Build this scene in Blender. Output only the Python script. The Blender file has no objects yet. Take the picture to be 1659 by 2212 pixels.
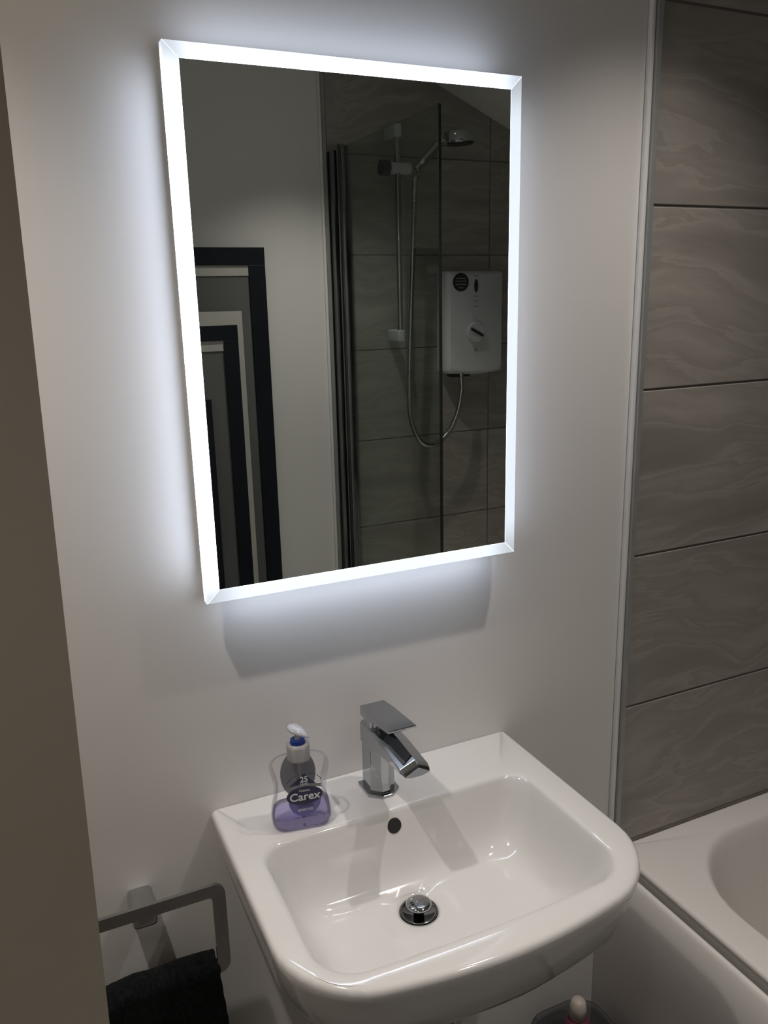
import bpy, bmesh, math, random
from mathutils import Vector, Matrix
random.seed(7)
sc = bpy.context.scene
COL = sc.collection

# ------------------------------------------------------------------ camera
cd = bpy.data.cameras.new('camera'); cam = bpy.data.objects.new('camera', cd); COL.objects.link(cam)
cam.location = (-1.0024, -1.1108, 1.6023)
cam.rotation_euler = (1.3192, 0.0232, -0.4369)
cd.sensor_fit = 'VERTICAL'; cd.sensor_height = 36.0; cd.lens = 36.0 * 1790.4 / 2212.0
cd.clip_start = 0.01
sc.camera = cam
# ------------------------------------------------------------------ world, exposure
w = bpy.data.worlds.new('world'); sc.world = w; w.use_nodes = True
w.node_tree.nodes['Background'].inputs[0].default_value = (1, .9, .8, 1)
w.node_tree.nodes['Background'].inputs[1].default_value = 0.02
vs = sc.view_settings
vs.view_transform = 'Standard'; vs.look = 'None'; vs.gamma = 1.0; vs.use_curve_mapping = False
vs.exposure = 0.0
sc.cycles.caustics_reflective = True
sc.cycles.caustics_refractive = False
sc.cycles.max_bounces = 12
sc.cycles.sample_clamp_indirect = 4.0
# lamp settings: recessed ceiling spots (x, y, watts)
SPOTS = [(-0.03, -0.37, 28.0), (-1.19, -0.376, 38.0), (-0.13, -1.08, 26.0), (-1.19, -1.13, 12.5)]
SPOT_COL = (1.0, 0.92, 0.85)
LED_E = 2.0           # front of the diffuser, strongest side
LED_SIDE = 4.9        # its outer edge against its front
LED_COL = (0.79, 0.88, 1.0)
for (lx, ly, lw) in SPOTS:
    ld = bpy.data.lights.new('spot', 'SPOT'); ld.energy = lw; ld.color = SPOT_COL
    ld.spot_size = math.radians(89); ld.spot_blend = 1.0; ld.shadow_soft_size = 0.018
    lo = bpy.data.objects.new('spot_light', ld); COL.objects.link(lo); lo.location = (lx, ly, 2.375)

# ------------------------------------------------------------------ materials
def mat(name, base=(.8, .8, .8), rough=.5, metal=0.0, spec=.5, coat=0.0):
    m = bpy.data.materials.new(name); m.use_nodes = True
    p = m.node_tree.nodes['Principled BSDF']
    p.inputs['Base Color'].default_value = (*base, 1); p.inputs['Roughness'].default_value = rough
    p.inputs['Metallic'].default_value = metal; p.inputs['Specular IOR Level'].default_value = spec
    p.inputs['Coat Weight'].default_value = coat
    return m
def nodes(m): return m.node_tree.nodes, m.node_tree.links, m.node_tree.nodes['Principled BSDF']
def add_noise_color(m, c1, c2, scale=3.0, detail=4, lo=.35, hi=.65, stretch=(1, 1, 1), rnd=False, dist=0.0):
    N, L, p = nodes(m)
    tc = N.new('ShaderNodeTexCoord'); mp = N.new('ShaderNodeMapping'); mp.inputs['Scale'].default_value = stretch
    L.new(tc.outputs['Object'], mp.inputs['Vector'])
    vec = mp.outputs['Vector']
    if rnd:
        oi = N.new('ShaderNodeObjectInfo'); sm = N.new('ShaderNodeVectorMath'); sm.operation = 'SCALE'
        cb = N.new('ShaderNodeCombineXYZ')
        for i in range(3): L.new(oi.outputs['Random'], cb.inputs[i])
        L.new(cb.outputs[0], sm.inputs[0]); sm.inputs['Scale'].default_value = 37.0
        ad = N.new('ShaderNodeVectorMath'); ad.operation = 'ADD'
        L.new(vec, ad.inputs[0]); L.new(sm.outputs[0], ad.inputs[1]); vec = ad.outputs[0]
    n = N.new('ShaderNodeTexNoise'); n.inputs['Scale'].default_value = scale; n.inputs['Detail'].default_value = detail
    n.inputs['Distortion'].default_value = dist
    L.new(vec, n.inputs['Vector'])
    r = N.new('ShaderNodeValToRGB'); r.color_ramp.elements[0].position = lo; r.color_ramp.elements[1].position = hi
    r.color_ramp.elements[0].color = (*c1, 1); r.color_ramp.elements[1].color = (*c2, 1)
    L.new(n.outputs['Fac'], r.inputs['Fac']); L.new(r.outputs['Color'], p.inputs['Base Color'])
    return vec, n, r
def add_bump(m, scale=200, strength=.1, dist=.001, detail=2):
    N, L, p = nodes(m)
    tc = N.new('ShaderNodeTexCoord'); n = N.new('ShaderNodeTexNoise'); n.inputs['Scale'].default_value = scale
    n.inputs['Detail'].default_value = detail
    b = N.new('ShaderNodeBump'); b.inputs['Strength'].default_value = strength; b.inputs['Distance'].default_value = dist
    L.new(tc.outputs['Object'], n.inputs['Vector']); L.new(n.outputs['Fac'], b.inputs['Height'])
    L.new(b.outputs['Normal'], p.inputs['Normal'])

paint = mat('white_paint', (.80, .785, .765), .45, spec=.35)
add_noise_color(paint, (.785, .77, .75), (.815, .80, .78), scale=2.0); add_bump(paint, 350, .05, .0005)
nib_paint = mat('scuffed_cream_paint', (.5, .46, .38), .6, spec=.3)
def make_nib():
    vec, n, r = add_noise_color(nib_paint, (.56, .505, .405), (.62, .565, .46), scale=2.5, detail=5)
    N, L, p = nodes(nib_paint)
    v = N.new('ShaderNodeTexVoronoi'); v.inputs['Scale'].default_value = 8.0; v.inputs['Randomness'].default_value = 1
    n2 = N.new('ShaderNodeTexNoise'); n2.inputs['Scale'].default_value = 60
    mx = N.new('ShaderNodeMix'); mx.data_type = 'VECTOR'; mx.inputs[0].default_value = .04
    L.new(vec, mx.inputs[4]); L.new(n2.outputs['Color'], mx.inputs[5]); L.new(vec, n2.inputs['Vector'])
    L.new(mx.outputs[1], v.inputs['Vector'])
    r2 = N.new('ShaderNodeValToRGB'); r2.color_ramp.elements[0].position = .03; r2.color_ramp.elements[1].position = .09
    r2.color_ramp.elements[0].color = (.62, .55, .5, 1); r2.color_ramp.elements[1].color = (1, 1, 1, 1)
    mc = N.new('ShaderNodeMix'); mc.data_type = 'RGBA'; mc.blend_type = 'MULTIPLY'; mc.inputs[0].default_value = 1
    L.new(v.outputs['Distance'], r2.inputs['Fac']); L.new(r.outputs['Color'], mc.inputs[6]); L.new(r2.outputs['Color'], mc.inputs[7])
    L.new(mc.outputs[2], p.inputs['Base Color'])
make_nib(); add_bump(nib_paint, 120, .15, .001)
ceil_m = mat('ceiling_paint', (.8, .79, .77), .7); add_noise_color(ceil_m, (.78, .77, .75), (.82, .81, .79), 2)
grout = mat('dark_grout', (.10, .092, .082), .8); add_noise_color(grout, (.15, .138, .122), (.19, .175, .158), 40)
tile_m = mat('stone_tile', (.25, .24, .22), .38, spec=.4)
def make_tile():
    N, L, p = nodes(tile_m)
    tc = N.new('ShaderNodeTexCoord'); oi = N.new('ShaderNodeObjectInfo')
    cb = N.new('ShaderNodeCombineXYZ'); mu = N.new('ShaderNodeMath'); mu.operation = 'MULTIPLY'; mu.inputs[1].default_value = 23.0
    L.new(oi.outputs['Random'], mu.inputs[0])
    for i in range(3): L.new(mu.outputs[0], cb.inputs[i])
    ad = N.new('ShaderNodeVectorMath'); L.new(tc.outputs['Object'], ad.inputs[0]); L.new(cb.outputs[0], ad.inputs[1])
    # slow warp, then stretch along the tile so the bands run sideways like sediment
    wn = N.new('ShaderNodeTexNoise'); wn.inputs['Scale'].default_value = 2.6; wn.inputs['Detail'].default_value = 2
    L.new(ad.outputs[0], wn.inputs['Vector'])
    ws = N.new('ShaderNodeVectorMath'); ws.operation = 'SCALE'; ws.inputs['Scale'].default_value = .22
    L.new(wn.outputs['Color'], ws.inputs[0])
    a2 = N.new('ShaderNodeVectorMath'); L.new(ad.outputs[0], a2.inputs[0]); L.new(ws.outputs[0], a2.inputs[1])
    mp = N.new('ShaderNodeMapping'); mp.inputs['Scale'].default_value = (1.0, 1.0, 6.0)
    mp.inputs['Rotation'].default_value = (0, math.radians(-9), 0)
    L.new(a2.outputs[0], mp.inputs['Vector'])
    n = N.new('ShaderNodeTexNoise'); n.inputs['Scale'].default_value = 2.1; n.inputs['Detail'].default_value = 5; n.inputs['Roughness'].default_value = .55
    L.new(mp.outputs[0], n.inputs['Vector'])
    r = N.new('ShaderNodeValToRGB'); e = r.color_ramp.elements
    e[0].position = .30; e[0].color = (.265, .247, .223, 1); e[1].position = .72; e[1].color = (.435, .412, .378, 1)
    for pos, c in ((.44, (.315, .295, .268, 1)), (.50, (.375, .353, .323, 1)), (.515, (.31, .29, .263, 1)), (.60, (.36, .338, .308, 1))):
        q = e.new(pos); q.color = c
    L.new(n.outputs['Fac'], r.inputs['Fac']); L.new(r.outputs['Color'], p.inputs['Base Color'])
    fn = N.new('ShaderNodeTexNoise'); fn.inputs['Scale'].default_value = 60; L.new(mp.outputs[0], fn.inputs['Vector'])
    b = N.new('ShaderNodeBump'); b.inputs['Strength'].default_value = .12; b.inputs['Distance'].default_value = .001
    L.new(fn.outputs['Fac'], b.inputs['Height']); L.new(b.outputs['Normal'], p.inputs['Normal'])
make_tile()
floor_m = mat('floor_vinyl', (.16, .15, .14), .5); add_noise_color(floor_m, (.12, .11, .10), (.18, .17, .16), 5)
ceramic = mat('white_ceramic', (.76, .745, .725), .08, spec=.6, coat=.3)
add_noise_color(ceramic, (.725, .712, .697), (.735, .722, .707), 1.5)
acryl = mat('white_bath_acrylic', (.80, .775, .745), .28, spec=.45)
add_noise_color(acryl, (.79, .765, .735), (.81, .785, .755), 1.5)
gloss_white = mat('gloss_white_board', (.78, .76, .73), .18, spec=.5)
add_noise_color(gloss_white, (.77, .75, .72), (.79, .77, .74), 2)
chrome = mat('chrome', (.5, .52, .54), .05, 1.0); add_noise_color(chrome, (.40, .42, .44), (.44, .46, .48), 8)
dark_reflect_chrome = mat('dark_reflect_chrome', (.17, .18, .185), .12, 1.0); add_noise_color(dark_reflect_chrome, (.15, .16, .165), (.19, .20, .205), 8)  # chrome with dark reflections put into its base colour
chrome_soft = mat('worn_chrome', (.50, .51, .52), .16, 1.0); add_noise_color(chrome_soft, (.50, .51, .515), (.56, .57, .575), 30)
trim_m = mat('brushed_trim', (.36, .37, .36), .45, .35); add_noise_color(trim_m, (.34, .35, .34), (.39, .40, .39), 12)
white_trim = mat('white_trim', (.82, .81, .79), .35); add_noise_color(white_trim, (.8, .79, .77), (.84, .83, .81), 5)
black_m = mat('plain_black', (.01, .01, .01), .6); add_noise_color(black_m, (.008, .008, .008), (.014, .014, .014), 20)
navy_frame = mat('blue_black_frame', (.008, .011, .017), .45, spec=.25); add_noise_color(navy_frame, (.007, .010, .015), (.010, .013, .020), 10)
panel_grey = mat('dim_grey_panel', (.14, .145, .145), .5, spec=.3); add_noise_color(panel_grey, (.12, .125, .125), (.17, .172, .17), 1.2)
pale_strip = mat('pale_strip', (.50, .49, .46), .5); add_noise_color(pale_strip, (.48, .47, .44), (.52, .51, .48), 6)
towel_m = mat('charcoal_terry', (.012, .014, .015), .95, spec=.1)
towel_m.node_tree.nodes['Principled BSDF'].inputs['Sheen Weight'].default_value = .04
add_noise_color(towel_m, (.0035, .0048, .005), (.009, .0115, .012), 160); add_bump(towel_m, 700, .6, .002)
unit_white = mat('shower_unit_plastic', (.72, .73, .76), .25); add_noise_color(unit_white, (.58, .59, .63), (.62, .63, .67), 3)
dark_plastic = mat('dark_plastic', (.03, .03, .035), .4); add_noise_color(dark_plastic, (.025, .025, .03), (.04, .04, .045), 12)
grey_plastic = mat('grey_plastic', (.30, .30, .30), .4); add_noise_color(grey_plastic, (.27, .27, .27), (.33, .33, .33), 12)
seal_m = mat('silicone_line', (.16, .14, .125), .5); add_noise_color(seal_m, (.14, .12, .105), (.19, .165, .145), 20)
mirror_m = mat('mirror_silver', (.76, .82, .79), .0, 1.0)
add_noise_color(mirror_m, (.89, .95, .91), (.90, .96, .92), 2)

def clear(name, tint, gloss_rough=.05, diff=(1, 1, 1), dw=0.0, ior=1.45, gl=1.0):
    """thin clear plastic or glass: straight-through light, fresnel gloss, optional milky share"""
    m = bpy.data.materials.new(name); m.use_nodes = True; N, L = m.node_tree.nodes, m.node_tree.links
    N.remove(N['Principled BSDF']); out = N['Material Output']
    t = N.new('ShaderNodeBsdfTransparent')
    g = N.new('ShaderNodeBsdfGlossy'); g.inputs['Roughness'].default_value = gloss_rough
    d = N.new('ShaderNodeBsdfDiffuse'); d.inputs['Color'].default_value = (*diff, 1)
    tc = N.new('ShaderNodeTexCoord'); n = N.new('ShaderNodeTexNoise'); n.inputs['Scale'].default_value = 12
    L.new(tc.outputs['Object'], n.inputs['Vector'])
    r = N.new('ShaderNodeValToRGB'); r.color_ramp.elements[0].color = (*[c * .97 for c in tint], 1); r.color_ramp.elements[1].color = (*tint, 1)
    L.new(n.outputs['Fac'], r.inputs['Fac']); L.new(r.outputs['Color'], t.inputs['Color'])
    m1 = N.new('ShaderNodeMixShader'); m1.inputs[0].default_value = dw
    L.new(t.outputs[0], m1.inputs[1]); L.new(d.outputs[0], m1.inputs[2])
    f = N.new('ShaderNodeFresnel'); f.inputs['IOR'].default_value = ior
    mm = N.new('ShaderNodeMath'); mm.operation = 'MULTIPLY'; mm.inputs[1].default_value = gl; L.new(f.outputs[0], mm.inputs[0])
    m2 = N.new('ShaderNodeMixShader'); L.new(mm.outputs[0], m2.inputs[0]); L.new(m1.outputs[0], m2.inputs[1]); L.new(g.outputs[0], m2.inputs[2])
    L.new(m2.outputs[0], out.inputs['Surface']); return m
screen_glass = clear('screen_glass', (.84, .87, .85), .01, ior=1.3, gl=.10)
bottle_clear = clear('bottle_plastic', (.985, .985, .99), .05, (.75, .73, .75), .03, ior=1.3, gl=.5)
cap_frost = clear('frosted_cap', (.85, .85, .86), .2, (.85, .85, .86), .42)
pump_frost = clear('frosted_pump', (.85, .85, .88), .15, (.84, .84, .88), .42)
soap = clear('lilac_soap', (.83, .79, .985), .08, (.60, .56, .95), .16, 1.25, gl=.8)
backlabel = clear('back_label_film', (.55, .55, .58), .3, (.34, .34, .37), .72)
bin_clear = clear('clear_bin_plastic', (.62, .63, .65), .15, (.35, .36, .37), .12)

def flat(name, c, rough=.4):
    m = mat(name, c, rough); add_noise_color(m, tuple(x * .94 for x in c), tuple(min(1, x * 1.04) for x in c), 25); return m
navy_print = flat('navy_print', (.009, .009, .055)); lilac_print = flat('lilac_print', (.145, .125, .36))
grey_print = flat('grey_print', (.20, .21, .22)); white_print = flat('white_print', (.72, .72, .75))
blue_m = flat('blue_collar', (.005, .035, .27)); pink_m = flat('pink_plastic', (.17, .04, .08)); capwhite = flat('cream_cap', (.62, .55, .50))
dark_text = flat('dark_text', (.02, .02, .05))

def led_mat(axis_half, axis, k=1.0, col=None):
    """LED-lit diffuser: strip stops short of the mitred corners, so light fades there"""
    m = bpy.data.materials.new('led_diffuser'); m.use_nodes = True; N, L = m.node_tree.nodes, m.node_tree.links
    p = N['Principled BSDF']; p.inputs['Base Color'].default_value = (.75, .8, .82, 1); p.inputs['Roughness'].default_value = .3
    tc = N.new('ShaderNodeTexCoord'); sx = N.new('ShaderNodeSeparateXYZ'); L.new(tc.outputs['Object'], sx.inputs[0])
    ab = N.new('ShaderNodeMath'); ab.operation = 'ABSOLUTE'; L.new(sx.outputs[axis], ab.inputs[0])
    mr = N.new('ShaderNodeMapRange'); mr.interpolation_type = 'SMOOTHSTEP'
    mr.inputs['From Min'].default_value = axis_half; mr.inputs['From Max'].default_value = axis_half - .062
    mr.inputs['To Min'].default_value = .66 * min(1, k + .25); mr.inputs['To Max'].default_value = LED_E * k
    L.new(ab.outputs[0], mr.inputs['Value'])
    p.inputs['Emission Color'].default_value = (*(col or LED_COL), 1); L.new(mr.outputs[0], p.inputs['Emission Strength'])
    return m
lamp_lens = bpy.data.materials.new('lamp_lens'); lamp_lens.use_nodes = True
_p = lamp_lens.node_tree.nodes['Principled BSDF']; _p.inputs['Emission Color'].default_value = (*SPOT_COL, 1); _p.inputs['Emission Strength'].default_value = 3.0

# ------------------------------------------------------------------ helpers
def link(name, me, m, parent=None, loc=None, rot=None, smooth=False):
    o = bpy.data.objects.new(name, me); COL.objects.link(o)
    if m is not None and not me.materials: me.materials.append(m)
    if parent is not None: o.parent = parent
    if loc is not None: o.location = loc
    if rot is not None: o.rotation_euler = rot
    if smooth:
        for f in me.polygons: f.use_smooth = True
    return o
def fin(name, bm, m, parent=None, smooth=False, loc=None, rot=None, angle=None):
    bmesh.ops.recalc_face_normals(bm, faces=bm.faces[:])
    me = bpy.data.meshes.new(name); bm.to_mesh(me); bm.free()
    o = link(name, me, m, parent, loc, rot, smooth or angle is not None)
    if angle is not None:
        me.set_sharp_from_angle(angle=math.radians(angle))
    return o
def empty(name, loc=(0, 0, 0), rot=(0, 0, 0)):
    o = bpy.data.objects.new(name, None); COL.objects.link(o); o.location = loc; o.rotation_euler = rot; o.empty_display_size = .05; return o
def tag(o, label, cat, group=None):
    o['label'] = label; o['category'] = cat
    if group: o['group'] = group
    return o
def struct(o): o['kind'] = 'structure'; return o
def box(bm, x0, x1, y0, y1, z0, z1, bev=0.0, seg=2):
    vs_ = [bm.verts.new(p) for p in [(x0, y0, z0), (x1, y0, z0), (x1, y1, z0), (x0, y1, z0), (x0, y0, z1), (x1, y0, z1), (x1, y1, z1), (x0, y1, z1)]]
    fs = [bm.faces.new([vs_[i] for i in f]) for f in [(0, 3, 2, 1), (4, 5, 6, 7), (0, 1, 5, 4), (1, 2, 6, 5), (2, 3, 7, 6), (3, 0, 4, 7)]]
    if bev > 0:
        es = list({e for f in fs for e in f.edges})
        bmesh.ops.bevel(bm, geom=es, offset=bev, segments=seg, affect='EDGES', profile=.5)
    return bm
def B(x0, x1, y0, y1, z0, z1, bev=0.0, seg=2): return box(bmesh.new(), x0, x1, y0, y1, z0, z1, bev, seg)
def loft(bm, loops, cap0=True, cap1=True):
    rows = [[bm.verts.new(p) for p in lp] for lp in loops]
    n = len(rows[0])
    for a, b in zip(rows, rows[1:]):
        for i in range(n):
            try: bm.faces.new((a[i], a[(i + 1) % n], b[(i + 1) % n], b[i]))
            except ValueError: pass
    if cap0: bm.faces.new(rows[0][::-1])
    if cap1: bm.faces.new(rows[-1])
    return rows
def rr(x0, x1, y0, y1, r, z=0.0, k=8, bulge=0.0, rf=None):
    """rounded rectangle in xy; y0 is the front (nearer, more negative); rf radius of the front corners"""
    rf = r if rf is None else rf; pts = []
    for (cx, cy, rad, a0) in ((x1 - r, y1 - r, r, 0), (x0 + r, y1 - r, r, 90), (x0 + rf, y0 + rf, rf, 180), (x1 - rf, y0 + rf, rf, 270)):
        for i in range(k + 1):
            a = math.radians(a0 + 90 * i / k); pts.append([cx + rad * math.cos(a), cy + rad * math.sin(a), z])
    # extra points along every side
    out = []; n = len(pts)
    for i in range(n):
        a, b = pts[i], pts[(i + 1) % n]; out.append(a)
        if (i + 1) % (k + 1) == 0:
            for j in range(1, 12): out.append([a[0] + (b[0] - a[0]) * j / 12, a[1] + (b[1] - a[1]) * j / 12, z])
    if bulge:
        for p in out:
            t = (p[0] - x0) / (x1 - x0); wgt = max(0, min(1, (y1 - .05 - p[1]) / max(1e-6, (y1 - .05 - y0))))
            p[1] -= bulge * math.sin(math.pi * max(0, min(1, t))) * wgt ** 2
    return out
def lathe(bm, prof, seg=32, c=(0, 0), sx=1, sy=1):
    loops = [[(c[0] + r * sx * math.cos(2 * math.pi * i / seg), c[1] + r * sy * math.sin(2 * math.pi * i / seg), z) for i in range(seg)] for r, z in prof]
    return loft(bm, loops)
def tube(bm, path, r, seg=12):
    P = [Vector(p) for p in path]; loops = []; up = Vector((0, 0, 1))
    t0 = (P[1] - P[0]).normalized(); n = t0.orthogonal().normalized()
    for i, p in enumerate(P):
        t = (P[min(i + 1, len(P) - 1)] - P[max(i - 1, 0)]).normalized()
        n = (n - t * n.dot(t)).normalized(); b = t.cross(n)
        rad = r[i] if isinstance(r, (list, tuple)) else r
        loops.append([p + (n * math.cos(2 * math.pi * j / seg) + b * math.sin(2 * math.pi * j / seg)) * rad for j in range(seg)])
    return loft(bm, loops)
def cyl(bm, a, b, r, seg=24): return tube(bm, [a, b], r, seg)
def prism(bm, pts, d0, d1, axis='y'):
    """extrude a 2D outline; axis y: pts are (x,z); axis x: pts are (y,z)"""
    f = (lambda p, d: (p[0], d, p[1])) if axis == 'y' else (lambda p, d: (d, p[0], p[1]))
    return loft(bm, [[f(p, d0) for p in pts], [f(p, d1) for p in pts]])
def smooth_path(ctrl, n=10):
    P = [Vector(p) for p in ctrl]; P = [P[0] * 2 - P[1]] + P + [P[-1] * 2 - P[-2]]; out = []
    for i in range(1, len(P) - 2):
        for j in range(n):
            t = j / n; a, b, c, d = P[i - 1], P[i], P[i + 1], P[i + 2]
            out.append(.5 * ((2 * b) + (c - a) * t + (2 * a - 5 * b + 4 * c - d) * t * t + (3 * b - a - 3 * c + d) * t ** 3))
    out.append(P[-2]); return out

# ------------------------------------------------------------------ room shell
XL, XR, YF, ZC = -1.9, 0.78, -1.5, 2.4
WY = 0.006                    # painted face of the mirror wall; tile faces stand at y = 0
wall_back = struct(fin('wall_back', B(XL, XR + .1, WY, WY + .12, -.02, 2.5), paint))
wall_front = struct(fin('wall_front', B(XL, XR + .1, YF - .129, YF - WY, -.02, 2.5), paint))
wall_right = struct(fin('wall_right', B(XR + WY, XR + .12, YF - .12, .12, -.02, 2.5), grout))
wall_side = struct(fin('wall_side', B(XL - .12, XL, YF - .12, .12, -.02, 2.5), paint))
floor = struct(fin('floor', B(XL, XR, YF, WY, -.05, 0), floor_m))
ceiling = struct(fin('ceiling', B(XL, XR, YF, WY, ZC, ZC + .06), ceil_m))
bm = bmesh.new(); prism(bm, [(.06, 2.4), (XR + .02, 2.4 - (XR - .04) * .43), (XR + .02, 2.46), (.06, 2.46)], YF, WY)
slope = fin('sloped_section', bm, ceil_m, ceiling)
# wall end standing between the camera and the basin, at the left edge of the view
bm = bmesh.new()
ex = lambda z: -.9795 + (z - 1.72) * .0135
loft(bm, [[(-1.9, -.62, 0), (ex(0), -.62, 0), (ex(0), -.5, 0), (-1.9, -.5, 0)], [(-1.9, -.62, ZC), (ex(ZC), -.62, ZC), (ex(ZC), -.5, ZC), (-1.9, -.5, ZC)]])
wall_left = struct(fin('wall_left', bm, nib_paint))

# tiles: 600 x 300, each a piece of its wall
def tile_mesh(w_, h_, name='tile'):
    bm = B(0, w_, 0, .0058, 0, h_, .0012, 1); bmesh.ops.recalc_face_normals(bm, faces=bm.faces[:])
    me = bpy.data.meshes.new(name); bm.to_mesh(me); bm.free(); me.materials.append(tile_m); return me
G = .0035
cache = {}
def tile(x, z, w_, h_, parent, kind):
    key = (round(w_, 3), round(h_, 3))
    if key not in cache: cache[key] = tile_mesh(*key)
    o = bpy.data.objects.new('tile', cache[key]); COL.objects.link(o); o.parent = parent
    if kind == 'back': o.location = (x, 0.0, z)
    elif kind == 'front': o.location = (x, YF - .0058, z)
    else: o.location = (XR + .0058, x, z); o.rotation_euler = (0, 0, math.radians(90))
    return o
rows = [(.54 + .3 * i) for i in range(-2, 6)]
gb_back = fin('grout_bed', B(.0, XR + .01, .0022, WY, 0, 2.4), grout, wall_back)
gb_front = fin('grout_bed', B(.0, XR + .01, YF - WY, YF - .0022, 0, 2.4), grout, wall_front)
for z in rows:
    h_ = .3 - G
    z0 = z + G / 2
    if z0 < 0: h_ += z0 - .002; z0 = .002
    for x0, x1 in ((.0, .585), (.5885, XR)):
        tile(x0 + .0012, z0, x1 - x0 - .0012, h_, wall_back, 'back'); tile(x0 + .0012, z0, x1 - x0 - .0012, h_, wall_front, 'front')
    for y0, y1 in ((-1.4985, -.90), (-.8965, -.30), (-.2965, -.001)):
        tile(y0, z0, y1 - y0, h_, wall_right, 'right')
# metal tile trims on both tiled ends
for nm, wy, s in (('trim_1', WY, 1), ('trim_2', YF - WY, -1)):
    bm = B(-.0125, -.0022, min(wy, wy - s * .0145), max(wy, wy - s * .0145), .5435, 2.4, .001, 2)
    struct(fin(nm, bm, trim_m))
bm = B(-.0215, -.0126, WY - .010, WY, .5435, 2.4, .003, 2); struct(fin('trim_3', bm, white_trim))
bm = B(-.0215, -.0126, YF - WY, YF - WY + .010, .5435, 2.4, .003, 2); struct(fin('trim_4', bm, white_trim))

# recessed ceiling lamps (out of frame, they light the room)
for i, (lx, ly, lw) in enumerate(SPOTS):
    e = empty('downlight', (lx, ly, ZC))
    e['label'] = ['white recessed ceiling downlight above the bath end of the basin wall', 'white recessed ceiling downlight above the towel ring', 'white recessed ceiling downlight over the middle of the room', 'white recessed ceiling downlight above the doorway'][i]
    e['category'] = 'ceiling light'; e['group'] = 'recessed ceiling downlights'
    bm = bmesh.new(); lathe(bm, [(.030, -.001), (.034, -.006), (.041, -.005), (.043, 0), (.030, 0)], 32); fin('bezel', bm, white_trim, e, True)
    bm = bmesh.new(); lathe(bm, [(.0295, -.003), (.0295, -.0005)], 32); fin('lens', bm, lamp_lens, e)

# ------------------------------------------------------------------ illuminated mirror
MX0, MX1, MZ0, MZ1, MY = -.7785, -.2775, 1.2015, 1.9015, -.035
mir = tag(empty('lit_mirror', (-.528, WY, 1.55)), 'rectangular wall mirror with glowing frosted white border above the basin', 'mirror')
def mpart(name, bm, m, **k): # mesh given in world coordinates
    o = fin(name, bm, m, mir, **k); o.location = (.528, -WY, -1.55); return o
mpart('back_box', B(MX0 + .045, MX1 - .045, -.0196, WY, MZ0 + .05, MZ1 - .05, .002), white_trim)
mpart('mirror_glass', B(MX0 + .0188, MX1 - .0188, MY - .0003, MY + .004, MZ0 + .0188, MZ1 - .0188), mirror_m)
mpart('backing_plate', B(MX0 + .0195, MX1 - .0195, MY + .0045, -.0198, MZ0 + .0195, MZ1 - .0195), grey_plastic)
bw = .0185; cxm = (MX0 + MX1) / 2; czm = (MZ0 + MZ1) / 2
def bar(p_out0, p_out1, p_in1, p_in0, axis, half, k, ks):
    """one mitred side of the diffuser frame; its local origin is the mirror centre"""
    pts = [(p[0] - cxm, p[1] - czm) for p in (p_out0, p_out1, p_in1, p_in0)]
    bm = bmesh.new(); y_f, y_b = MY, -.0195
    o_, i_ = pts[:2], pts[2:]
    ins = .0016
    def shr(p, s): return (p[0] - math.copysign(s, p[0]), p[1] - math.copysign(s, p[1]))
    L0 = [(p[0], y_b, p[1]) for p in pts]
    L1 = [(p[0], y_f + ins, p[1]) for p in pts]
    fr = [shr(pts[0], ins), shr(pts[1], ins), pts[2], pts[3]]
    L2 = [(p[0], y_f - .0004, p[1]) for p in fr]
    loft(bm, [L0, L1, L2])
    o = fin('light_bar', bm, led_mat(half, axis, k), mir); o.location = (cxm + .528, -WY, czm - 1.55)
    o.data.materials.append(led_mat(half, axis, ks * LED_SIDE, (.74, .83, 1.0))); o.data.materials.append(grey_plastic)
    for f in o.data.polygons: f.material_index = 2 if f.normal.y > .9 else (1 if abs(f.normal.y) < .1 else 0)
    return o
g = .0004
bar((MX0 + g, MZ1), (MX1 - g, MZ1), (MX1 - bw - g, MZ1 - bw), (MX0 + bw + g, MZ1 - bw), 0, .25, .85, .85)
bar((MX0 + g, MZ0), (MX1 - g, MZ0), (MX1 - bw - g, MZ0 + bw), (MX0 + bw + g, MZ0 + bw), 0, .25, .5, 1.15)
bar((MX0, MZ0 + g), (MX0, MZ1 - g), (MX0 + bw, MZ1 - bw - g), (MX0 + bw, MZ0 + bw + g), 2, .35, 1.0, 1.0)
bar((MX1, MZ0 + g), (MX1, MZ1 - g), (MX1 - bw, MZ1 - bw - g), (MX1 - bw, MZ0 + bw + g), 2, .35, .42, .5)

# ------------------------------------------------------------------ basin
BX0, BX1, BZ = -.790, -.264, .858
basin = tag(empty('basin', (-.527, 0, .735)), 'white ceramic square washbasin with rounded front corners below the lit mirror', 'washbasin')
def bpart(name, bm, m, **k):
    o = fin(name, bm, m, basin, **k); o.location = (.527, 0, -.735); return o
bm = bmesh.new(); L = []
def outer(ins_s, ins_f, z): return rr(BX0 + ins_s, BX1 - ins_s, -.393 + ins_f, WY - .0005, .004, z, bulge=.041, rf=.095)
for ins_s, ins_f, z in ((.085, .10, .7345), (.055, .062, .7365), (.036, .045, .743), (.022, .032, .754), (.013, .020, .772), (.005, .008, .812), (.001, .002, .838), (.000, .0, .849)):
    L.append(outer(ins_s, ins_f, z))
for a in (30, 60, 90):
    t = math.radians(a); L.append(outer(.007 * (1 - math.cos(t)), .007 * (1 - math.cos(t)), .851 + .007 * math.sin(t)))
IX0, IX1, IY0, IY1 = -.752, -.312, -.380, -.112
def inner(s, f, b_, z, r=.038, rf=.052, bl=.008): return rr(IX0 + s, IX1 - s, IY0 + f, IY1 - b_, r, z, bulge=bl, rf=rf)
L.append(inner(-.014, -.014, -.012, .8581, .045, .062, .014))
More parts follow.
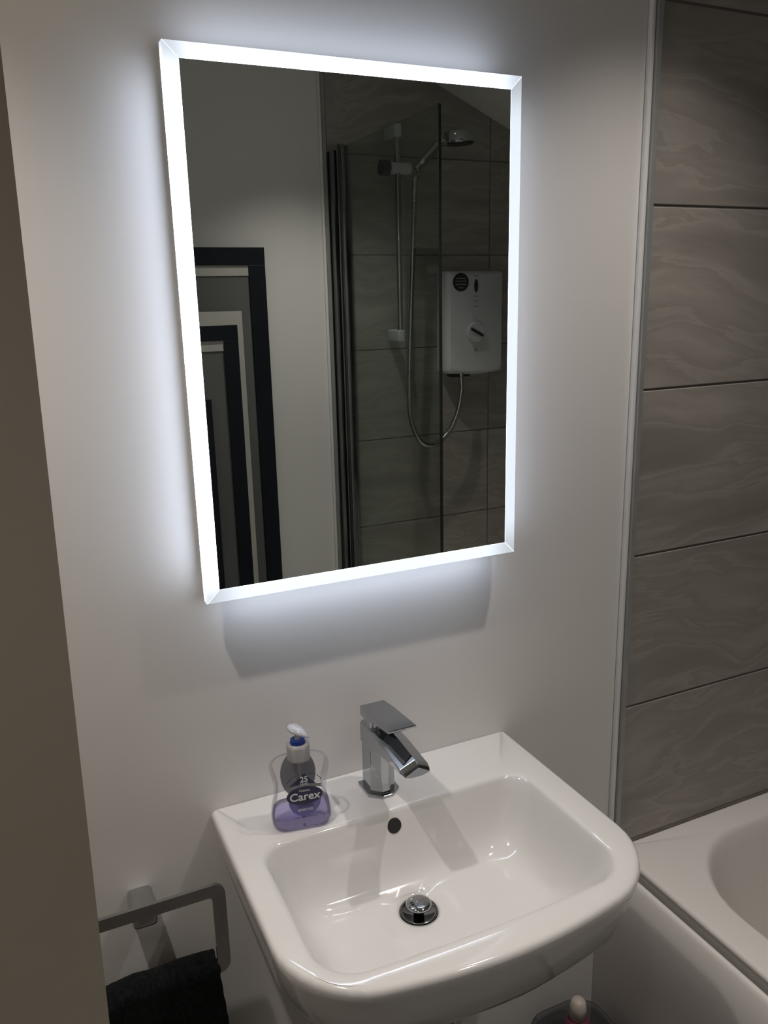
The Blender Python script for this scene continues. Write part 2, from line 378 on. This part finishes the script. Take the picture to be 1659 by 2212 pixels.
L.append(inner(-.0075, -.008, -.0075, .8580, .042, .058, .010))
L.append(inner(-.005, -.005, -.005, .8578))
for a in (25, 50, 75):
    t = math.radians(a); L.append(inner(-.005 + .009 * math.sin(t), -.005 + .011 * math.sin(t), -.005 + .009 * math.sin(t), .858 - .008 * (1 - math.cos(t))))
L += [inner(.009, .014, .009, .838), inner(.016, .024, .014, .815), inner(.025, .036, .020, .790), inner(.034, .048, .026, .773, .04, .055, .004),
      inner(.043, .060, .034, .762, .042, .055, .003), inner(.054, .075, .044, .7545, .04, .05, .002), inner(.072, .095, .056, .7505, .035, .045, 0)]
DC = (-.545, -.203)
flo = inner(.072, .095, .056, .7505, .035, .045, 0)
def circ(r, z):
    out = []
    for p in flo:
        a = math.atan2(p[1] - DC[1], p[0] - DC[0]); out.append([DC[0] + r * math.cos(a), DC[1] + r * math.sin(a), z])
    return out
for t in (.35, .7):
    c_ = circ(.034, .7462); L.append([[flo[i][j] + (c_[i][j] - flo[i][j]) * t for j in range(3)] for i in range(len(flo))])
L += [circ(.034, .7462), circ(.0285, .7445)]
L.append(circ(.027, .738)); L.append(circ(.020, .7375))
loft(bm, L, True, True)
bpart('bowl', bm, ceramic, angle=60)
bm = bmesh.new(); loops = [[(-.543 + r * math.cos(2 * math.pi * i / 32), -.1218 + y + .217 * r * math.sin(2 * math.pi * i / 32), .8345 + r * math.sin(2 * math.pi * i / 32)) for i in range(32)] for r, y in ((.0112, .004), (.0112, -.0008), (.0104, -.0012), (.0098, -.0008))]
loft(bm, loops); bpart('overflow_disc', bm, black_m, smooth=False)  # solid black disc on the bowl, stands in for the shade inside the overflow

# click-clack waste
waste = tag(empty('basin_waste', (DC[0], DC[1], .738)), 'round chrome pop-up plug raised over the drain of the basin', 'plug')
bm = bmesh.new(); lathe(bm, [(.0275, .0072), (.0275, .0088), (.0245, .0086), (.0205, .004), (.0185, .001), (.0185, .0005), (.0265, .0005)], 48); fin('flange', bm, dark_reflect_chrome, waste, True)
bm = bmesh.new(); lathe(bm, [(.006, .001), (.006, .018), (.004, .018)], 24); fin('plug_stem', bm, black_m, waste, True)
bm = bmesh.new(); lathe(bm, [(.006, .016), (.0165, .017), (.0188, .0185), (.0188, .020), (.0165, .0222), (.012, .0232), (.006, .0240), (.001, .0242)], 48); fin('plug_cap', bm, chrome, waste, True)

# ------------------------------------------------------------------ mixer tap
tap = tag(empty('mixer_tap', (-.536, -.05, BZ)), 'chrome angular single-lever mixer tap standing on the back ledge of the basin', 'tap')
TX, TY = -.536, -.05
def tpart(name, bm, m=chrome, **k):
    o = fin(name, bm, m, tap, **k); o.location = (-TX, -TY, -BZ); return o
def colsec(z, g_=0.0):
    x0, x1 = TX - .0200 - g_, TX + .0205 + g_
    return [(x0, -.035 + g_, z), (x1, -.035 + g_, z), (x1, -.067 - g_ * .6, z), (TX + .006 + g_ * .4, -.0795 - g_, z), (TX - .006 - g_ * .4, -.0795 - g_, z), (x0, -.067 - g_ * .6, z)]
def bev(bm, w_=.0012, seg=2):
    bmesh.ops.bevel(bm, geom=bm.edges[:], offset=w_, segments=seg, affect='EDGES', profile=.5); return bm
bm = bmesh.new(); loft(bm, [colsec(BZ - .0005, .006), colsec(BZ + .005, .006)]); tpart('base_plate', bev(bm, .001))
bm = bmesh.new(); loft(bm, [colsec(BZ + .0045), colsec(.972)]); tpart('column', bev(bm))
# spout: roof-shaped bar leaving the column, long and slightly falling
def spsec(y, zt, th, w_=.0222):
    return [(TX - w_, y, zt - th), (TX - w_ * .45, y, zt - th - .003), (TX + w_ * .45, y, zt - th - .003), (TX + w_, y, zt - th), (TX + w_, y, zt - .009), (TX + .002, y, zt + .001), (TX - w_, y, zt - .009)]
bm = bmesh.new(); loft(bm, [spsec(-.036, .9780, .040), spsec(-.072, .9785, .040), spsec(-.120, .977, .026), spsec(-.176, .971, .0145), spsec(-.184, .9685, .0120, .021), spsec(-.1875, .966, .0115, .0195)])
tpart('spout', bev(bm, .0009))
bm = bmesh.new(); cyl(bm, (TX, -.170, .958), (TX, -.170, .9485), .0105); cyl(bm, (TX, -.170, .950), (TX, -.170, .947), .0085); tpart('aerator', bm, angle=40)
bm = bmesh.new(); cyl(bm, (TX, -.058, .972), (TX, -.058, .990), .0200, 32); tpart('cartridge', bm, angle=40)
bm = bmesh.new()
def lev(y, zb, zt, w_=.0222): return [(TX - w_, y, zb), (TX + w_, y, zb), (TX + w_, y, zt), (TX - w_, y, zt)]
loft(bm, [lev(-.034, .9805, .9960, .0205), lev(-.062, .9815, .9985), lev(-.085, .991, 1.0005), lev(-.142, 1.0005, 1.0045, .0225)])
tpart('lever', bev(bm, .001))

# ------------------------------------------------------------------ hand wash bottle
hw = tag(empty('hand_wash_bottle', (-.6745, -.0745, BZ + .0008), (0, 0, math.radians(-10))), 'clear pump bottle of lilac hand wash on the left of the basin ledge', 'soap bottle')
def hsec(w_, d, z, r=None):
    r = min(w_, d) * .8 if r is None else r
    return rr(-w_, w_, -d, d, r, z, k=6)
BODY = [(.036, .018, .0), (.0425, .0215, .0025), (.0455, .0235, .008), (.0462, .0240, .016), (.0445, .0236, .028), (.0410, .0230, .042), (.0395, .0228, .054), (.0400, .0226, .064), (.0428, .0224, .076), (.0448, .0220, .084), (.0450, .0218, .089), (.0440, .0208, .0935), (.0410, .0195, .0970), (.0330, .0180, .0995), (.0220, .0170, .1010), (.0155, .0155, .1020)]
bm = bmesh.new(); loft(bm, [hsec(w_, d, z) for w_, d, z in BODY]); fin('bottle_body', bm, bottle_clear, hw, True)
bm = bmesh.new(); LQ = [(w_ - .0018, d - .0018, max(z, .0015)) for w_, d, z in BODY if z < .026]
loft(bm, [hsec(*q) for q in LQ] + [[(p[0], p[1], .0290 + (.003 * p[0] / .04)) for p in hsec(.0425, .0218, .029)]])
fin('soap_liquid', bm, soap, hw, True)
bm = bmesh.new(); lathe(bm, [(.0150, .0985), (.0168, .0985), (.0174, .1005), (.0174, .118), (.0170, .1205), (.0150, .1225), (.0115, .1225), (.0115, .118)], 40); fin('neck_collar', bm, cap_frost, hw, True)
bm = bmesh.new(); lathe(bm, [(.0055, .120), (.0112, .120), (.0114, .1245), (.0108, .1272), (.0055, .1272)], 40); fin('locking_ring', bm, blue_m, hw, angle=40)
bm = bmesh.new(); lathe(bm, [(.0046, .105), (.0046, .138), (.003, .138)], 20)
tube(bm, [(0, 0, .105), (0, 0, .085), (.001, 0, .03), (.004, 0, .006)], .0024, 10); fin('pump_stem', bm, pump_frost, hw, True)
bm = bmesh.new(); loops = []
for i in range(17):
    t = i / 16; px = -.0165 + .036 * t; wd = .0135 * math.sin(math.pi * min(1, (t * .92 + .06))) ** .6 * (1 - .55 * t ** 2.2)
    zc = .1435 - .011 * t ** 1.7; hh = max(.0008, .0048 * math.sin(math.pi * (t * .9 + .08)) ** .7)
    loops.append([(px, wd * math.cos(2 * math.pi * j / 20), zc + hh * math.sin(2 * math.pi * j / 20) * (1 if j < 10 else .7)) for j in range(20)])
loft(bm, loops); ph = fin('pump_head', bm, pump_frost, hw, True); ph.rotation_euler = (0, 0, math.radians(-38))
hw.location.y = -.0815; hw.scale = (.955, .955, 1.06)
# printed labels
def ellipse_pts(cx, cz, a, b, n=48): return [(cx + a * math.cos(2 * math.pi * i / n), cz + b * math.sin(2 * math.pi * i / n)) for i in range(n)]
def decal(name, pts, y, m, parent=hw, th=.0002):
    pts = [(p[0], p[1] + (LZ if name != 'back_label' else .008)) for p in pts]
    bm = bmesh.new(); prism(bm, pts, y, y + th); return fin(name, bm, m, parent)
FY = -.0243; LZ = .0125
BL = True
decal('back_label', ellipse_pts(0, .058, .0275, .036), .0165, backlabel)
decal('lilac_label', ellipse_pts(.003, .0345, .0245, .0245), FY, lilac_print)
decal('label_triangle', [(-.021, .0560), (.022, .0560), (.003, .074)], FY + .0001, navy_print)
rib = [(-.027, .0485), (-.024, .0520), (-.028, .0560)] + [(-.024 + .052 * i / 10, .0565 + .0022 * math.sin(math.pi * i / 10)) for i in range(11)] + [(.031, .0580), (.028, .0540), (.0315, .0505)] + [(.028 - .052 * i / 10, .0512 + .0022 * math.sin(math.pi * i / 10)) for i in range(11)]
bm = bmesh.new()
vf = [bm.verts.new((p[0], FY - .0002, p[1] + LZ)) for p in rib]; bm.faces.new(vf); fin('label_ribbon', bm, grey_print, hw)
decal('brand_oval', ellipse_pts(.003, .0415, .0275, .0134), FY - .0005, navy_print)
dots = bmesh.new()
for i in range(14):
    a = math.radians(200 - 220 * i / 13); px = .003 + .026 * math.cos(math.radians(165 - 150 * i / 13)); pz = .060 + LZ + .014 * math.sin(math.radians(165 - 150 * i / 13))
    s = .0012; prism(dots, [(px - s, pz), (px, pz - s), (px + s, pz), (px, pz + s)], FY, FY + .0002)
o = fin('label_stars', dots, dark_text, hw)
def text(name, body, size, loc, m, parent, rot=(math.pi / 2, 0, 0), sx=1.0, ext=.00015, bold=0.0):
    loc = (loc[0], loc[1], loc[2] + LZ) if parent is hw else loc
    c = bpy.data.curves.new(name, 'FONT'); c.body = body; c.size = size; c.align_x = 'CENTER'; c.align_y = 'CENTER'; c.extrude = ext; c.offset = bold; c.resolution_u = 3
    t = bpy.data.objects.new(name, c); COL.objects.link(t); bpy.context.view_layer.update()
    me = bpy.data.meshes.new_from_object(t.evaluated_get(bpy.context.evaluated_depsgraph_get()))
    COL.objects.unlink(t); bpy.data.objects.remove(t)
    me.materials.clear(); o = link(name, me, m, parent, loc, rot); o.scale = (sx, 1, 1); return o
text('brand_lettering', 'Carex', .0165, (.003, FY - .0009, .0400), white_print, hw, sx=1.12, bold=.0002)
text('maker_lettering', 'Cussons', .0048, (.003, FY - .0009, .0495), white_print, hw)
text('anniversary_number', '25', .0120, (.003, FY - .0005, .0655), white_print, hw, bold=.0002)
text('years_lettering', 'YEARS', .0042, (.003, FY - .0005, .0588), white_print, hw, sx=1.1)
text('variant_lettering', 'COMPLETE', .0046, (.003, FY - .0009, .0255), dark_text, hw, sx=1.05)
text('variant_lettering', 'SENSITIVE', .0050, (.003, FY - .0009, .0200), white_print, hw, sx=1.05)
text('small_lettering', 'ANTIBACTERIAL HAND WASH', .0026, (.003, FY - .0009, .0088), dark_text, hw)

# pedestal column of the basin, tucked back under the bowl
bm = bmesh.new()
loft(bm, [rr(-.527 - w_, -.527 + w_, f_, WY - .0005, .004, z, k=6, rf=.06) for w_, f_, z in ((.092, -.225, .0), (.088, -.215, .03), (.078, -.195, .2), (.076, -.19, .5), (.084, -.205, .66), (.10, -.225, .7343))])
bpart('pedestal', bm, ceramic, angle=40)

# ------------------------------------------------------------------ towel ring and towel
ring = tag(empty('towel_ring', (-.905, WY, .75)), 'square chrome towel ring fixed to the wall left of the basin', 'towel ring')
def rpart(name, bm, m=chrome_soft, **k):
    o = fin(name, bm, m, ring, **k); o.location = (.905, -WY, -.75); return o
rpart('wall_mount', B(-.923, -.887, -.050, WY, .735, .7685, .007, 4), angle=40)
RX0, RX1, RZ0, RZ1, RW, RY = -1.031, -.7905, .6245, .7785, .0195, -.055
bm = bmesh.new()
def ringloop(x0, x1, z0, z1, r, y, k=8):
    return [(p[0], y, p[1]) for p in [(q[0], q[1]) for q in rr(x0, x1, z0, z1, r, 0, k=k)]]
y0, y1 = RY - .003, RY + .003
loops = [ringloop(RX0, RX1, RZ0, RZ1, .018, y1), ringloop(RX0, RX1, RZ0, RZ1, .018, y0), ringloop(RX0 + RW, RX1 - RW, RZ0 + RW, RZ1 - RW, .006, y0), ringloop(RX0 + RW, RX1 - RW, RZ0 + RW, RZ1 - RW, .006, y1)]
rows_ = [[bm.verts.new(p) for p in lp] for lp in loops]; n = len(rows_[0])
for a in range(4):
    A_, B_ = rows_[a], rows_[(a + 1) % 4]
    for i in range(n): bm.faces.new((A_[i], A_[(i + 1) % n], B_[(i + 1) % n], B_[i]))
rpart('ring_frame', bm, angle=35)
# towel folded over the lower bar
tw = bmesh.new(); nu, nv = 120, 110
from mathutils import noise
barz = RZ0 + RW + .004
grid = []
for j in range(nv + 1):
    s = -1 + 2 * j / nv; row = []
    for i in range(nu + 1):
        u = i / nu; x = -.981 + u * .1685
        top = barz + .0045 + .004 * math.sin(u * 3.1) - .008 * max(0, 1 - u / .3) ** 2
        arc = .030; Ls = abs(s)
        if Ls < .10:
            a = s / .10 * math.pi / 2; y = RY - .019 * math.sin(a); z = top - .008 * (1 - math.cos(a))
        else:
            y = RY - math.copysign(.019 + .006 * min(1, (Ls - .1) * 3), s); z = top - .008 - (Ls - .10) * .36
        x2 = x + (.016 * (Ls - .1) * (u - .3) * 2.0 if Ls > .1 else 0)
        q = Vector((x * 9, s * 2.2, 0)); wv = noise.noise(q * 1.3) * .006 + noise.noise(Vector((x * 34, s * 11, 3))) * .0025
        fz = noise.noise(Vector((x * 420, s * 130, 7))) * .0016
        y -= math.copysign(1, s) * (wv * min(1, Ls * 4)) + fz; z += fz * 1.2 + (wv * .4)
        if y > WY - .003: y = WY - .003
        row.append(tw.verts.new((x2, y, z)))
    grid.append(row)
for j in range(nv):
    for i in range(nu): tw.faces.new((grid[j][i], grid[j][i + 1], grid[j + 1][i + 1], grid[j + 1][i]))
to = fin('hand_towel', tw, towel_m, None, True)
sm_ = to.modifiers.new('thickness', 'SOLIDIFY'); sm_.thickness = .005; sm_.offset = 1
tag(to, 'charcoal black terry hand towel hanging over the square chrome ring', 'towel')

# ------------------------------------------------------------------ bath
bath = tag(empty('bath', (.39, -.75, 0)), 'white acrylic bath along the tiled wall on the right', 'bath')
def bapart(name, bm, m=acryl, **k):
    o = fin(name, bm, m, bath, **k); o.location = (-.39, .75, 0); return o
X0, X1, Y0, Y1, ZB = -.005, XR - .0025, YF + .003, -.0035, .538
bm = bmesh.new(); L = []
for ins, z in ((.013, .485), (.012, .515), (.008, .524), (.0, .5285), (-.0005, .531), (.0014, .5345), (.005, .5375), (.010, .538)):
    L.append(rr(X0 + ins, X1, Y0, Y1, .004, z, k=10))
def tub(i_, z, r): return rr(X0 + .068 + i_, X1 - .060 - i_, Y0 + .085 + i_, Y1 - .052 - i_, r, z, k=10)
L += [tub(-.004, .538, .20), tub(.0, .5372, .198), tub(.004, .534, .196), tub(.008, .526, .194), tub(.014, .50, .19), tub(.026, .42, .18), tub(.045, .30, .17), tub(.062, .22, .16), tub(.085, .175, .15), tub(.12, .16, .13)]
loft(bm, L, False, True); bapart('tub', bm, angle=50)
# side panel with a rolled top edge standing a little in front of the rim
prof = [(-.040, .04), (-.0405, .36), (-.0385, .42), (-.0345, .458), (-.0285, .484), (-.0235, .498), (-.0205, .505), (-.0175, .5105), (-.0135, .5125), (-.009, .511), (-.005, .505), (-.001, .497), (-.0005, .490), (-.0005, .04)]
bm = bmesh.new(); loft(bm, [[(p[0] - .000, y, p[1]) for p in prof] for y in (Y0 + .002, WY - .0004)]); bapart('side_panel', bm, angle=50)
bapart('panel_plinth', B(-.004, .01, Y0 + .002, -.0035, .0, .0395), white_trim)
bapart('silicone_seal', B(X0, X1, -.0034, -.0002, .532, .5432, .0008), seal_m)

# ------------------------------------------------------------------ glass bath screen
scr = tag(empty('bath_screen', (.02, YF, ZB)), 'hinged clear glass bath screen in a chrome wall channel, seen in the mirror', 'shower screen')
def spart(name, bm, m=chrome, **k):
    o = fin(name, bm, m, scr, **k); o.location = (-.02, -YF, -ZB); return o
GX = .022
spart('wall_channel', B(GX - .021, GX + .012, YF + .0003, YF + .045, ZB + .003, 2.040, .002), dark_reflect_chrome, angle=40)
bm = bmesh.new(); cyl(bm, (GX, YF + .062, ZB + .004), (GX, YF + .062, 2.052), .0135, 32); spart('hinge_tube', bm, dark_reflect_chrome, angle=40)
spart('glass_clamp', B(GX - .009, GX + .009, YF + .0765, YF + .100, ZB + .004, 2.045, .002), dark_reflect_chrome, angle=40)
spart('glass_pane', B(GX - .003, GX + .003, YF + .1005, -.826, ZB + .010, 2.043), screen_glass)
spart('edge_strip', B(GX - .0035, GX + .0035, -.8255, -.820, ZB + .010, 2.043, .001), black_m)
spart('bottom_seal', B(GX - .004, GX + .004, YF + .1005, -.826, ZB + .0005, ZB + .0098), grey_plastic)

# ------------------------------------------------------------------ shower riser rail, head, hose, electric unit
rail = tag(empty('riser_rail', (.225, YF, 1.8)), 'chrome shower riser rail on the tiled wall, seen in the mirror', 'shower rail')
RXs, RYs = .205, -1.425
def rl(name, bm, m=chrome, par=rail, off=(-.225, 1.5, -1.8), **k):
    o = fin(name, bm, m, par, **k); o.location = off; return o
bm = bmesh.new(); cyl(bm, (RXs, RYs, 1.475), (RXs, RYs, 2.105), .0095, 24); rl('rail_tube', bm, angle=40)
for z in (1.485, 2.100):
    bx = B(RXs - .012, RXs + .012, YF + .0005, RYs + .012, z - .020, z + .020, .006, 3); rl('rail_bracket', bx, unit_white, angle=40)
bm = bmesh.new(); cyl(bm, (RXs - .030, RYs, 1.992), (RXs + .040, RYs, 1.992), .018, 28); rl('slider', bm, unit_white, angle=40)
bm = bmesh.new(); cyl(bm, (RXs - .058, RYs, 1.992), (RXs - .031, RYs, 1.992), .023, 28); rl('slider_knob', bm, dark_plastic, angle=40)
hs = tag(empty('shower_handset', (.25, -1.40, 2.0)), 'chrome shower handset parked on the riser rail, seen in the mirror', 'shower head')
def hp(name, bm, m=chrome, **k):
    o = fin(name, bm, m, hs, **k); o.location = (-.25, 1.40, -2.0); return o
HA, HB, HC = Vector((.262, RYs + .012, 1.988)), Vector((.335, -1.395, 2.064)), Vector((.398, -1.38, 2.083))
bm = bmesh.new(); tube(bm, smooth_path([HA, HA.lerp(HB, .3), HA.lerp(HB, .7), HB, HB.lerp(HC, .5)], 6), [.0105] * 6 + [.013] * 12 + [.012] * 7, 20); hp('handle', bm, chrome_soft, smooth=True)
bm = bmesh.new(); lathe(bm, [(.030, -.018), (.047, -.018), (.049, -.016), (.049, .013), (.047, .016), (.020, .018), (.001, .0185)], 44)
hd = fin('head_disc', bm, chrome, hs, angle=40); hd.location = HC - Vector((.25, -1.40, 2.0)); hd.rotation_euler = (0, math.radians(-3), 0)
bm = bmesh.new(); lathe(bm, [(.042, -.0205), (.043, -.0182), (.030, -.0181)], 40); fp = fin('spray_face', bm, dark_plastic, hs, angle=40); fp.location = hd.location; fp.rotation_euler = hd.rotation_euler
hose = bmesh.new()
hpth = smooth_path([(.262, RYs + .014, 1.968), (.254, RYs + .018, 1.94), (.244, -1.400, 1.80), (.232, -1.402, 1.55), (.226, -1.408, 1.35), (.232, -1.415, 1.22), (.268, -1.42, 1.138), (.322, -1.425, 1.116), (.380, -1.43, 1.150), (.418, -1.43, 1.215), (.438, -1.435, 1.29), (.440, -1.44, 1.336)], 24)
rad = [.0086 + .0008 * math.sin(i * 2.6) for i in range(len(hpth))]
tube(hose, hpth, rad, 12); ho = fin('shower_hose', hose, chrome_soft, None, True)
tag(ho, 'flexible chrome shower hose looping between handset and electric shower unit', 'shower hose')
un = tag(empty('electric_shower', (.52, YF, 1.5)), 'white electric shower unit with a round dark sticker, seen in the mirror', 'shower unit')
def up(name, bm, m, **k):
    o = fin(name, bm, m, un, **k); o.location = (-.52, 1.5, -1.5); return o
UX0, UX1, UZ0, UZ1, UY = .380, .602, 1.352, 1.686, -1.425
bm = bmesh.new(); nseg = 14; loops = []
for k_, (y, ins) in enumerate(((YF + .0005, .0), (UY - .022, .0), (UY - .008, .003), (UY, .012))):
    lp = []
    q = rr(UX0 + ins, UX1 - ins, UZ0 + ins, UZ1 - ins, .012, 0, k=6)
    for p in q:
        z = p[1] + (.020 * math.sin(math.pi * (p[0] - UX0) / (UX1 - UX0)) * -.4 if p[1] < UZ0 + .05 else 0); lp.append((p[0], y, z))
    loops.append(lp)
loft(bm, loops); up('casing', bm, unit_white, angle=40)
def uy(pts, name, m, th=.0012): 
    bm = bmesh.new(); prism(bm, pts, UY - .0002, UY + th); return up(name, bm, m)
uy(ellipse_pts(.430, 1.650, .030, .0295), 'sticker', dark_plastic)
bm = bmesh.new()
for zz, ww in ((1.661, .017), (1.652, .020), (1.642, .020), (1.631, .008)): prism(bm, [(.430 - ww, zz), (.430 + ww, zz), (.430 + ww, zz + .0026), (.430 - ww, zz + .0026)], UY + .001, UY + .0018)
up('sticker_print', bm, grey_plastic)
uy(ellipse_pts(.489, 1.638, .0075, .021), 'indicator_window', dark_plastic)
for zz in (1.668, 1.603, 1.587, 1.570): uy([(.480, zz), (.498, zz), (.498, zz + .003), (.480, zz + .003)], 'button', grey_plastic)
bm = bmesh.new(); loops = [[(.485 + r * math.cos(2 * math.pi * i / 36), y, 1.487 + r * math.sin(2 * math.pi * i / 36)) for i in range(36)] for r, y in ((.034, UY), (.034, UY + .008), (.031, UY + .013), (.001, UY + .013))]
loft(bm, loops); kn = up('dial', bm, unit_white, angle=40)
bm = B(-.026, .026, 0, .006, -.0045, .0045, .001); pt = fin('pointer', bm, dark_plastic, kn); pt.location = (.485, UY + .0128, 1.487); pt.rotation_euler = (0, math.radians(28), 0)
uy(ellipse_pts(.487, 1.428, .0055, .0055, 24), 'button', grey_plastic, .003)
bm = bmesh.new(); cyl(bm, (.440, -1.44, 1.338), (.440, -1.44, 1.358), .010, 20); up('hose_outlet', bm, chrome, angle=40)
up('outlet_recess', B(.405, .475, YF + .02, UY - .012, 1.3385, 1.3505, .004), dark_plastic, angle=40)

# ------------------------------------------------------------------ dark framed panels opposite, seen in the mirror
def framed(i, x1, z1, y, wd, fw, edge, label, x0):
    e = tag(empty('framed_panel', ((x0 + x1) / 2, y, 0)), label, 'framed panel', 'dark framed panels stacked opposite the mirror')
    off = (-(x0 + x1) / 2, -y, 0); th = .012
    def P(nm, bm, m):
        o = fin(nm, bm, m, e); o.location = off; return o
    P('frame_side', B(x1 - fw, x1, y, y + th, .003, z1 - fw, .001), navy_frame); P('frame_side', B(x0, x0 + fw, y, y + th, .003, z1 - fw, .001), navy_frame)
    P('frame_top', B(x0, x1, y, y + th, z1 - fw, z1, .001), navy_frame); P('frame_bottom', B(x0 + fw, x1 - fw, y, y + th, .003, fw, .001), navy_frame)
    P('panel_face', B(x0 + fw, x1 - fw, y + .0005, y + .005, fw, z1 - fw), panel_grey)
    P('inner_strip', B(x0 + fw, x1 - fw, y + .0052, y + .0075, z1 - fw - .030, z1 - fw - .0002), pale_strip)
    if edge:
        P('outer_edge', B(x0, x1 + edge, y, y + th - .002, z1 + .0002, z1 + .040), pale_strip)
        P('outer_edge', B(x1 + .0002, x1 + edge, y, y + th - .002, .003, z1), pale_strip)
framed(0, -.226, 1.760, -1.4725, .5, .051, 0, 'tallest blue-black framed grey panel against the white wall, seen in the mirror', -.80)
framed(1, -.334, 1.538, -1.4320, .4, .044, .016, 'middle blue-black framed panel with pale outer edge, seen in the mirror', -.80)
framed(2, -.437, 1.328, -1.3920, .3, .044, 0, 'lowest and foremost blue-black framed panel at the mirror\'s left edge', -.80)

# ------------------------------------------------------------------ bin with bottle between cabinet and bath
binr = tag(empty('storage_bin', (-.155, -.115, 0)), 'clear plastic bin on the floor between basin and bath', 'bin')
bm = bmesh.new()
def bs(i_, z, r=.05): return rr(-.075 + i_, .078 - i_, -.105 + i_, .095 - i_, r, z, k=6)
loft(bm, [bs(.018, .001), bs(.014, .01), bs(.002, .230), bs(-.003, .232), bs(-.003, .235), bs(.002, .235), bs(.004, .230), bs(.016, .012), bs(.022, .006)]); fin('bin_wall', bm, bin_clear, binr, True)
bot = tag(empty('pink_bottle', (-.150, -.085, .007)), 'pink bottle with a cream cap standing in the clear bin', 'bottle')
bm = bmesh.new(); lathe(bm, [(.022, .0), (.026, .004), (.027, .02), (.027, .235), (.022, .255), (.014, .262)], 28); fin('bottle_body', bm, pink_m, bot, True)
bm = bmesh.new(); lathe(bm, [(.0155, .2625), (.0160, .285), (.0135, .299), (.008, .303), (.001, .304)], 28); fin('cap', bm, capwhite, bot, True)
